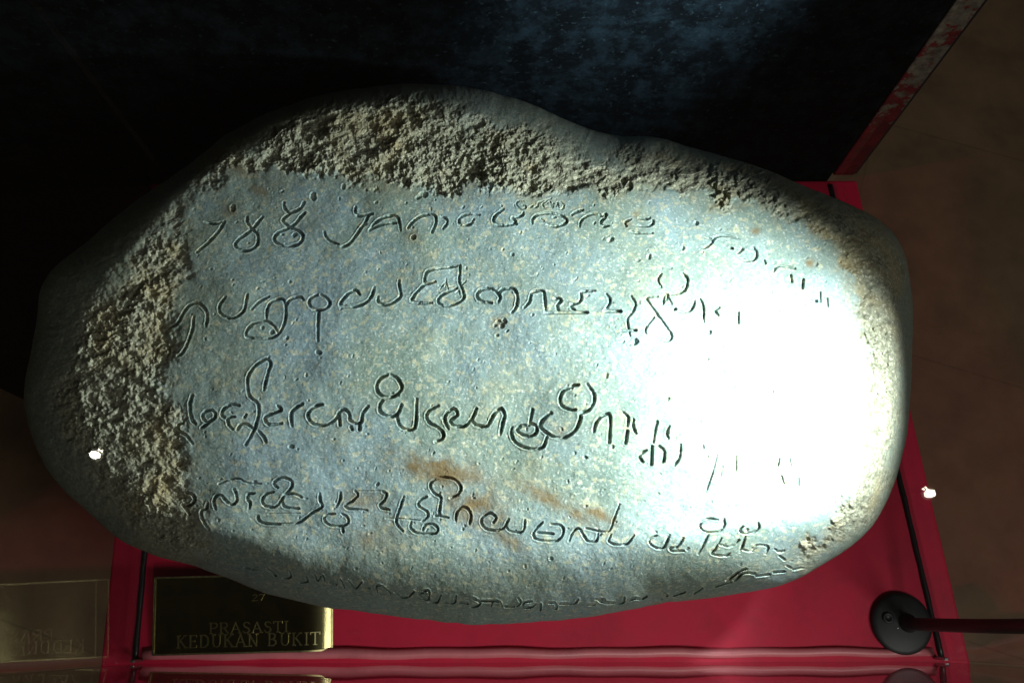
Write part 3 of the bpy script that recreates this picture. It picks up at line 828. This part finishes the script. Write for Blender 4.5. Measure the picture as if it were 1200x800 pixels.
GLYPH = {
 'P': [((0.15, 0), (0.15, 1), 2), ((0.15, 1), (0.5, 1), 1), ((0.5, 1), (0.66, 0.88), 2), ((0.66, 0.88), (0.66, 0.64), 2), ((0.66, 0.64), (0.5, 0.5), 2), ((0.5, 0.5), (0.15, 0.5), 1), ((0.02, 0), (0.3, 0), 1), ((0.02, 1), (0.15, 1), 1)],
 'R': [((0.15, 0), (0.15, 1), 2), ((0.15, 1), (0.5, 1), 1), ((0.5, 1), (0.66, 0.88), 2), ((0.66, 0.88), (0.66, 0.66), 2), ((0.66, 0.66), (0.5, 0.53), 2), ((0.5, 0.53), (0.15, 0.53), 1), ((0.42, 0.53), (0.78, 0), 2), ((0.02, 0), (0.3, 0), 1), ((0.02, 1), (0.15, 1), 1)],
 'A': [((0.05, 0), (0.4, 1), 1), ((0.4, 1), (0.78, 0), 2), ((0.19, 0.36), (0.62, 0.36), 1), ((-0.05, 0), (0.16, 0), 1), ((0.64, 0), (0.9, 0), 1)],
 'S': [((0.6, 0.82), (0.45, 1), 1), ((0.45, 1), (0.2, 0.97), 1), ((0.2, 0.97), (0.1, 0.78), 2), ((0.1, 0.78), (0.22, 0.58), 2), ((0.22, 0.58), (0.5, 0.44), 2), ((0.5, 0.44), (0.6, 0.22), 2), ((0.6, 0.22), (0.45, 0.02), 2), ((0.45, 0.02), (0.2, 0), 1), ((0.2, 0), (0.06, 0.2), 1)],
 'T': [((0.38, 0), (0.38, 1), 2), ((0.02, 1), (0.74, 1), 1), ((0.02, 1), (0.02, 0.82), 1), ((0.74, 1), (0.74, 0.82), 1), ((0.24, 0), (0.52, 0), 1)],
 'I': [((0.2, 0), (0.2, 1), 2), ((0.06, 0), (0.34, 0), 1), ((0.06, 1), (0.34, 1), 1)],
 'K': [((0.15, 0), (0.15, 1), 2), ((0.66, 1), (0.18, 0.45), 1), ((0.32, 0.6), (0.76, 0), 2), ((0.02, 0), (0.3, 0), 1), ((0.02, 1), (0.3, 1), 1), ((0.55, 1), (0.78, 1), 1), ((0.64, 0), (0.86, 0), 1)],
 'E': [((0.15, 0), (0.15, 1), 2), ((0.03, 1), (0.62, 1), 1), ((0.15, 0.52), (0.5, 0.52), 1), ((0.03, 0), (0.64, 0), 1), ((0.62, 1), (0.62, 0.84), 1), ((0.64, 0), (0.64, 0.18), 1), ((0.5, 0.6), (0.5, 0.43), 1)],
 'D': [((0.15, 0), (0.15, 1), 2), ((0.03, 1), (0.45, 1), 1), ((0.45, 1), (0.68, 0.8), 2), ((0.68, 0.8), (0.74, 0.5), 2), ((0.74, 0.5), (0.68, 0.2), 2), ((0.68, 0.2), (0.45, 0), 2), ((0.45, 0), (0.03, 0), 1)],
 'U': [((0.15, 1), (0.15, 0.28), 2), ((0.15, 0.28), (0.26, 0.05), 2), ((0.26, 0.05), (0.45, 0), 1), ((0.45, 0), (0.62, 0.08), 1), ((0.62, 0.08), (0.7, 0.3), 1), ((0.7, 0.3), (0.7, 1), 1), ((0.02, 1), (0.3, 1), 1), ((0.58, 1), (0.82, 1), 1)],
 'N': [((0.14, 0), (0.14, 1), 1), ((0.14, 1), (0.72, 0), 2), ((0.72, 0), (0.72, 1), 1), ((0.02, 0), (0.27, 0), 1), ((0.0, 1), (0.14, 1), 1), ((0.6, 1), (0.84, 1), 1)],
 'B': [((0.15, 0), (0.15, 1), 2), ((0.03, 1), (0.45, 1), 1), ((0.45, 1), (0.6, 0.86), 2), ((0.6, 0.86), (0.58, 0.66), 2), ((0.58, 0.66), (0.42, 0.53), 2), ((0.42, 0.53), (0.15, 0.53), 1), ((0.42, 0.53), (0.66, 0.38), 2), ((0.66, 0.38), (0.66, 0.16), 2), ((0.66, 0.16), (0.46, 0), 2), ((0.46, 0), (0.03, 0), 1)],
 'N2': [], '2': [((0.08, 0.8), (0.25, 1), 1), ((0.25, 1), (0.5, 0.95), 2), ((0.5, 0.95), (0.56, 0.7), 2), ((0.56, 0.7), (0.05, 0), 1), ((0.05, 0), (0.6, 0), 2)],
 '7': [((0.06, 1), (0.6, 1), 2), ((0.6, 1), (0.25, 0), 1), ((0.06, 1), (0.06, 0.85), 1)],
}
ADV = {'I': 0.48, 'S': 0.80, 'P': 0.86, 'T': 0.88, 'E': 0.84, ' ': 0.62, '2': 0.72, '7': 0.72}


def add_bar(bm, a, b, w, z, h):
    a = Vector((*a, 0)); b = Vector((*b, 0)); d = (b - a)
    L = d.length; d.normalize(); nrm = Vector((-d.y, d.x, 0))
    a = a - d * w * 0.3; b = b + d * w * 0.3
    lo = [a + nrm * w / 2, a - nrm * w / 2, b - nrm * w / 2, b + nrm * w / 2]
    k = 0.45
    c = (a + b) / 2
    v0 = [bm.verts.new(p + Vector((0, 0, z))) for p in lo]
    top = [a + d * w * 0.2 + nrm * w / 2 * k, a + d * w * 0.2 - nrm * w / 2 * k, b - d * w * 0.2 - nrm * w / 2 * k, b - d * w * 0.2 + nrm * w / 2 * k]
    v1 = [bm.verts.new(p + Vector((0, 0, z + h))) for p in top]
    bm.faces.new(v1)
    for i in range(4):
        j = (i + 1) % 4
        bm.faces.new((v0[i], v0[j], v1[j], v1[i]))


def text_bm(txt, x0, y0, size, width, gap=1.0):
    bm = bmesh.new()
    adv = sum(ADV.get(ch, 0.98) for ch in txt)
    k = width / (adv * size)
    x = x0; i = 0
    for ch in txt:
        for (ax, ay), (bx, by), wt in GLYPH.get(ch, []):
            i += 1
            add_bar(bm, (x + ax * size * k, y0 + ay * size), (x + bx * size * k, y0 + by * size), size * (0.16 if wt == 2 else 0.085), 0.00178 + 0.000004 * (i % 7), 0.0009)
        x += ADV.get(ch, 0.98) * size * k
    warp_plaque(bm)
    return bm


def pl(px, py):      # photograph point -> plaque axes
    w = un(px, py, 0.008) - P_BL
    return (w[0] * math.cos(ang) + w[1] * math.sin(ang), -w[0] * math.sin(ang) + w[1] * math.cos(ang))


a = pl(207, 758); b = pl(376, 757)
obj("lettering", text_bm("KEDUKAN BUKIT", a[0], a[1], 0.0112, b[0] - a[0]), M_BRASSL, plaque)
a = pl(246, 741); b = pl(340, 741)
obj("lettering", text_bm("PRASASTI", a[0], a[1], 0.0098, b[0] - a[0]), M_BRASSL, plaque)
a = pl(298, 702); b = pl(314, 702)
obj("lettering", text_bm("27", a[0], a[1], 0.0056, b[0] - a[0]), M_BRASSL, plaque)

# ------------------------------------------------------------------ case lamp on its stand
base = Vector(un(1055, 730, 0.0))
DR = 0.0285
lamp = tag(empty("lamp_stand", tuple(base), 0), "small black lamp stand with round screwed base at the plinth's front corner", "lamp stand")
bm = bmesh.new()
add_lathe(bm, [(0, 0.0006), (DR, 0.0006), (DR + 0.0004, 0.0016), (DR + 0.0004, 0.0042), (DR - 0.0006, 0.0056), (DR - 0.004, 0.0066), (0.012, 0.0082), (0, 0.0084)], 64)
obj("base_disc", bm, M_BLACK, lamp, True)
bm = bmesh.new()
add_lathe(bm, [(0.0052, 0.0), (0.0052, 0.0016), (0.0044, 0.0022), (0.0030, 0.0021), (0.0026, 0.0012), (0, 0.0010)], 24, Matrix.Translation((-0.0145, 0.0050, 0.0074)))
obj("screw", bm, M_BLACK, lamp, True)
bm = bmesh.new()
add_lathe(bm, [(0.0014, 0.0), (0.0014, 0.0006), (0, 0.0010)], 12, Matrix.Translation((-0.006, -0.0040, 0.0078)))
obj("rivet", bm, M_CHROME, lamp, True)
q = Vector(un(1150, 733, 0.13)) - base
q2 = Vector(un(1215, 733, 0.20)) - base
kb = KEY_POS - base
pts = spline([(0.004, 0, 0.006), (0.005, -0.001, 0.03), tuple(q), tuple(q2), (0.006, -0.002, 0.36), (0.004, 0.03, 0.50), (-0.01, 0.14, 0.560), tuple(kb + Vector((0.042, 0.004, 0.040)))], 10)
bm = bmesh.new(); add_tube(bm, pts, 0.0058, 18)
obj("pole", bm, M_BLACK, lamp, True)
bm = bmesh.new()
add_lathe(bm, [(0.0085, 0.0), (0.0085, 0.004), (0.0058, 0.010), (0.0054, 0.012)], 24, Matrix.Translation((0.004, 0, 0.0075)))
obj("collar", bm, M_BLACK, lamp, True)
hd = (KEY_AIM - KEY_POS).normalized()
mt = Matrix.Translation(kb) @ hd.to_track_quat('Z', 'Y').to_matrix().to_4x4()
bm = bmesh.new()
add_lathe(bm, [(0, -0.055), (0.012, -0.053), (0.016, -0.045), (0.022, -0.012), (0.024, 0.020), (0.0225, 0.020), (0.020, -0.010), (0, -0.012)], 32, mt)
obj("lamp_head", bm, M_BLACK, lamp, True)
bm = bmesh.new()
add_lathe(bm, [(0, -0.0065), (0.009, -0.0075), (0.010, -0.0105)], 24, mt)
obj("bulb", bm, emit_mat("lit_bulb", (0.93, 1.0, 0.97), 6.0), lamp, True)


# ------------------------------------------------------------------ ceiling spotlights mirrored in the lid
def ceiling_lamp(px, py, label):
    dx = (px - 600) / FPX; dv = (400 - py) / FPX
    dy = dv * UP[1] + FWD[1]; dz = dv * UP[2] + FWD[2]
    t = ((LID_Z + 0.004 - CAM[2]) + (LID_Z + 0.004 - 2.2)) / dz
    pos = Vector((CAM[0] + dx * t, CAM[1] + dy * t, 2.2))
    r = tag(empty("ceiling_spotlight", tuple(pos)), label, "ceiling lamp", "ceiling spotlights reflected in the glass lid")
    aim = (Vector((0, -0.2, 0.9)) - pos).normalized()
    m = aim.to_track_quat('Z', 'Y').to_matrix().to_4x4()
    bm = bmesh.new()
    add_lathe(bm, [(0, -0.09), (0.010, -0.088), (0.013, -0.075), (0.014, -0.004), (0.012, -0.004), (0.010, -0.03), (0, -0.034)], 32, m)
    obj("housing", bm, M_BLACK, r, True)
    bm = bmesh.new()
    add_lathe(bm, [(0, -0.002), (0.0066, -0.004), (0.0078, -0.010), (0.0078, -0.028)], 24, m)
    add_lathe(bm, [(0, 0.0), (0.0022, -0.001), (0.0026, -0.004), (0, -0.006)], 12, m @ Matrix.Translation((0.0115 if px < 600 else -0.0115, 0.004, 0)))  # extra glowing tip, added to imitate a small flare beside the bulb
    obj("bulb", bm, M_BULB, r, True)
    bm = bmesh.new()
    add_tube(bm, [(0, 0, 0.05), (0, 0, 0.45)], 0.010, 12)
    obj("stem", bm, M_WHITE, r, True)
    return pos


M_BULB = emit_mat("lit_halogen_bulb", (1.0, 0.90, 0.74), 60.0)
ceiling_lamp(1088, 578, "lit ceiling spotlight mirrored as a bright dot over the plinth's right edge")
ceiling_lamp(113, 533, "lit ceiling spotlight mirrored as a bright dot on the boulder's rough left side")
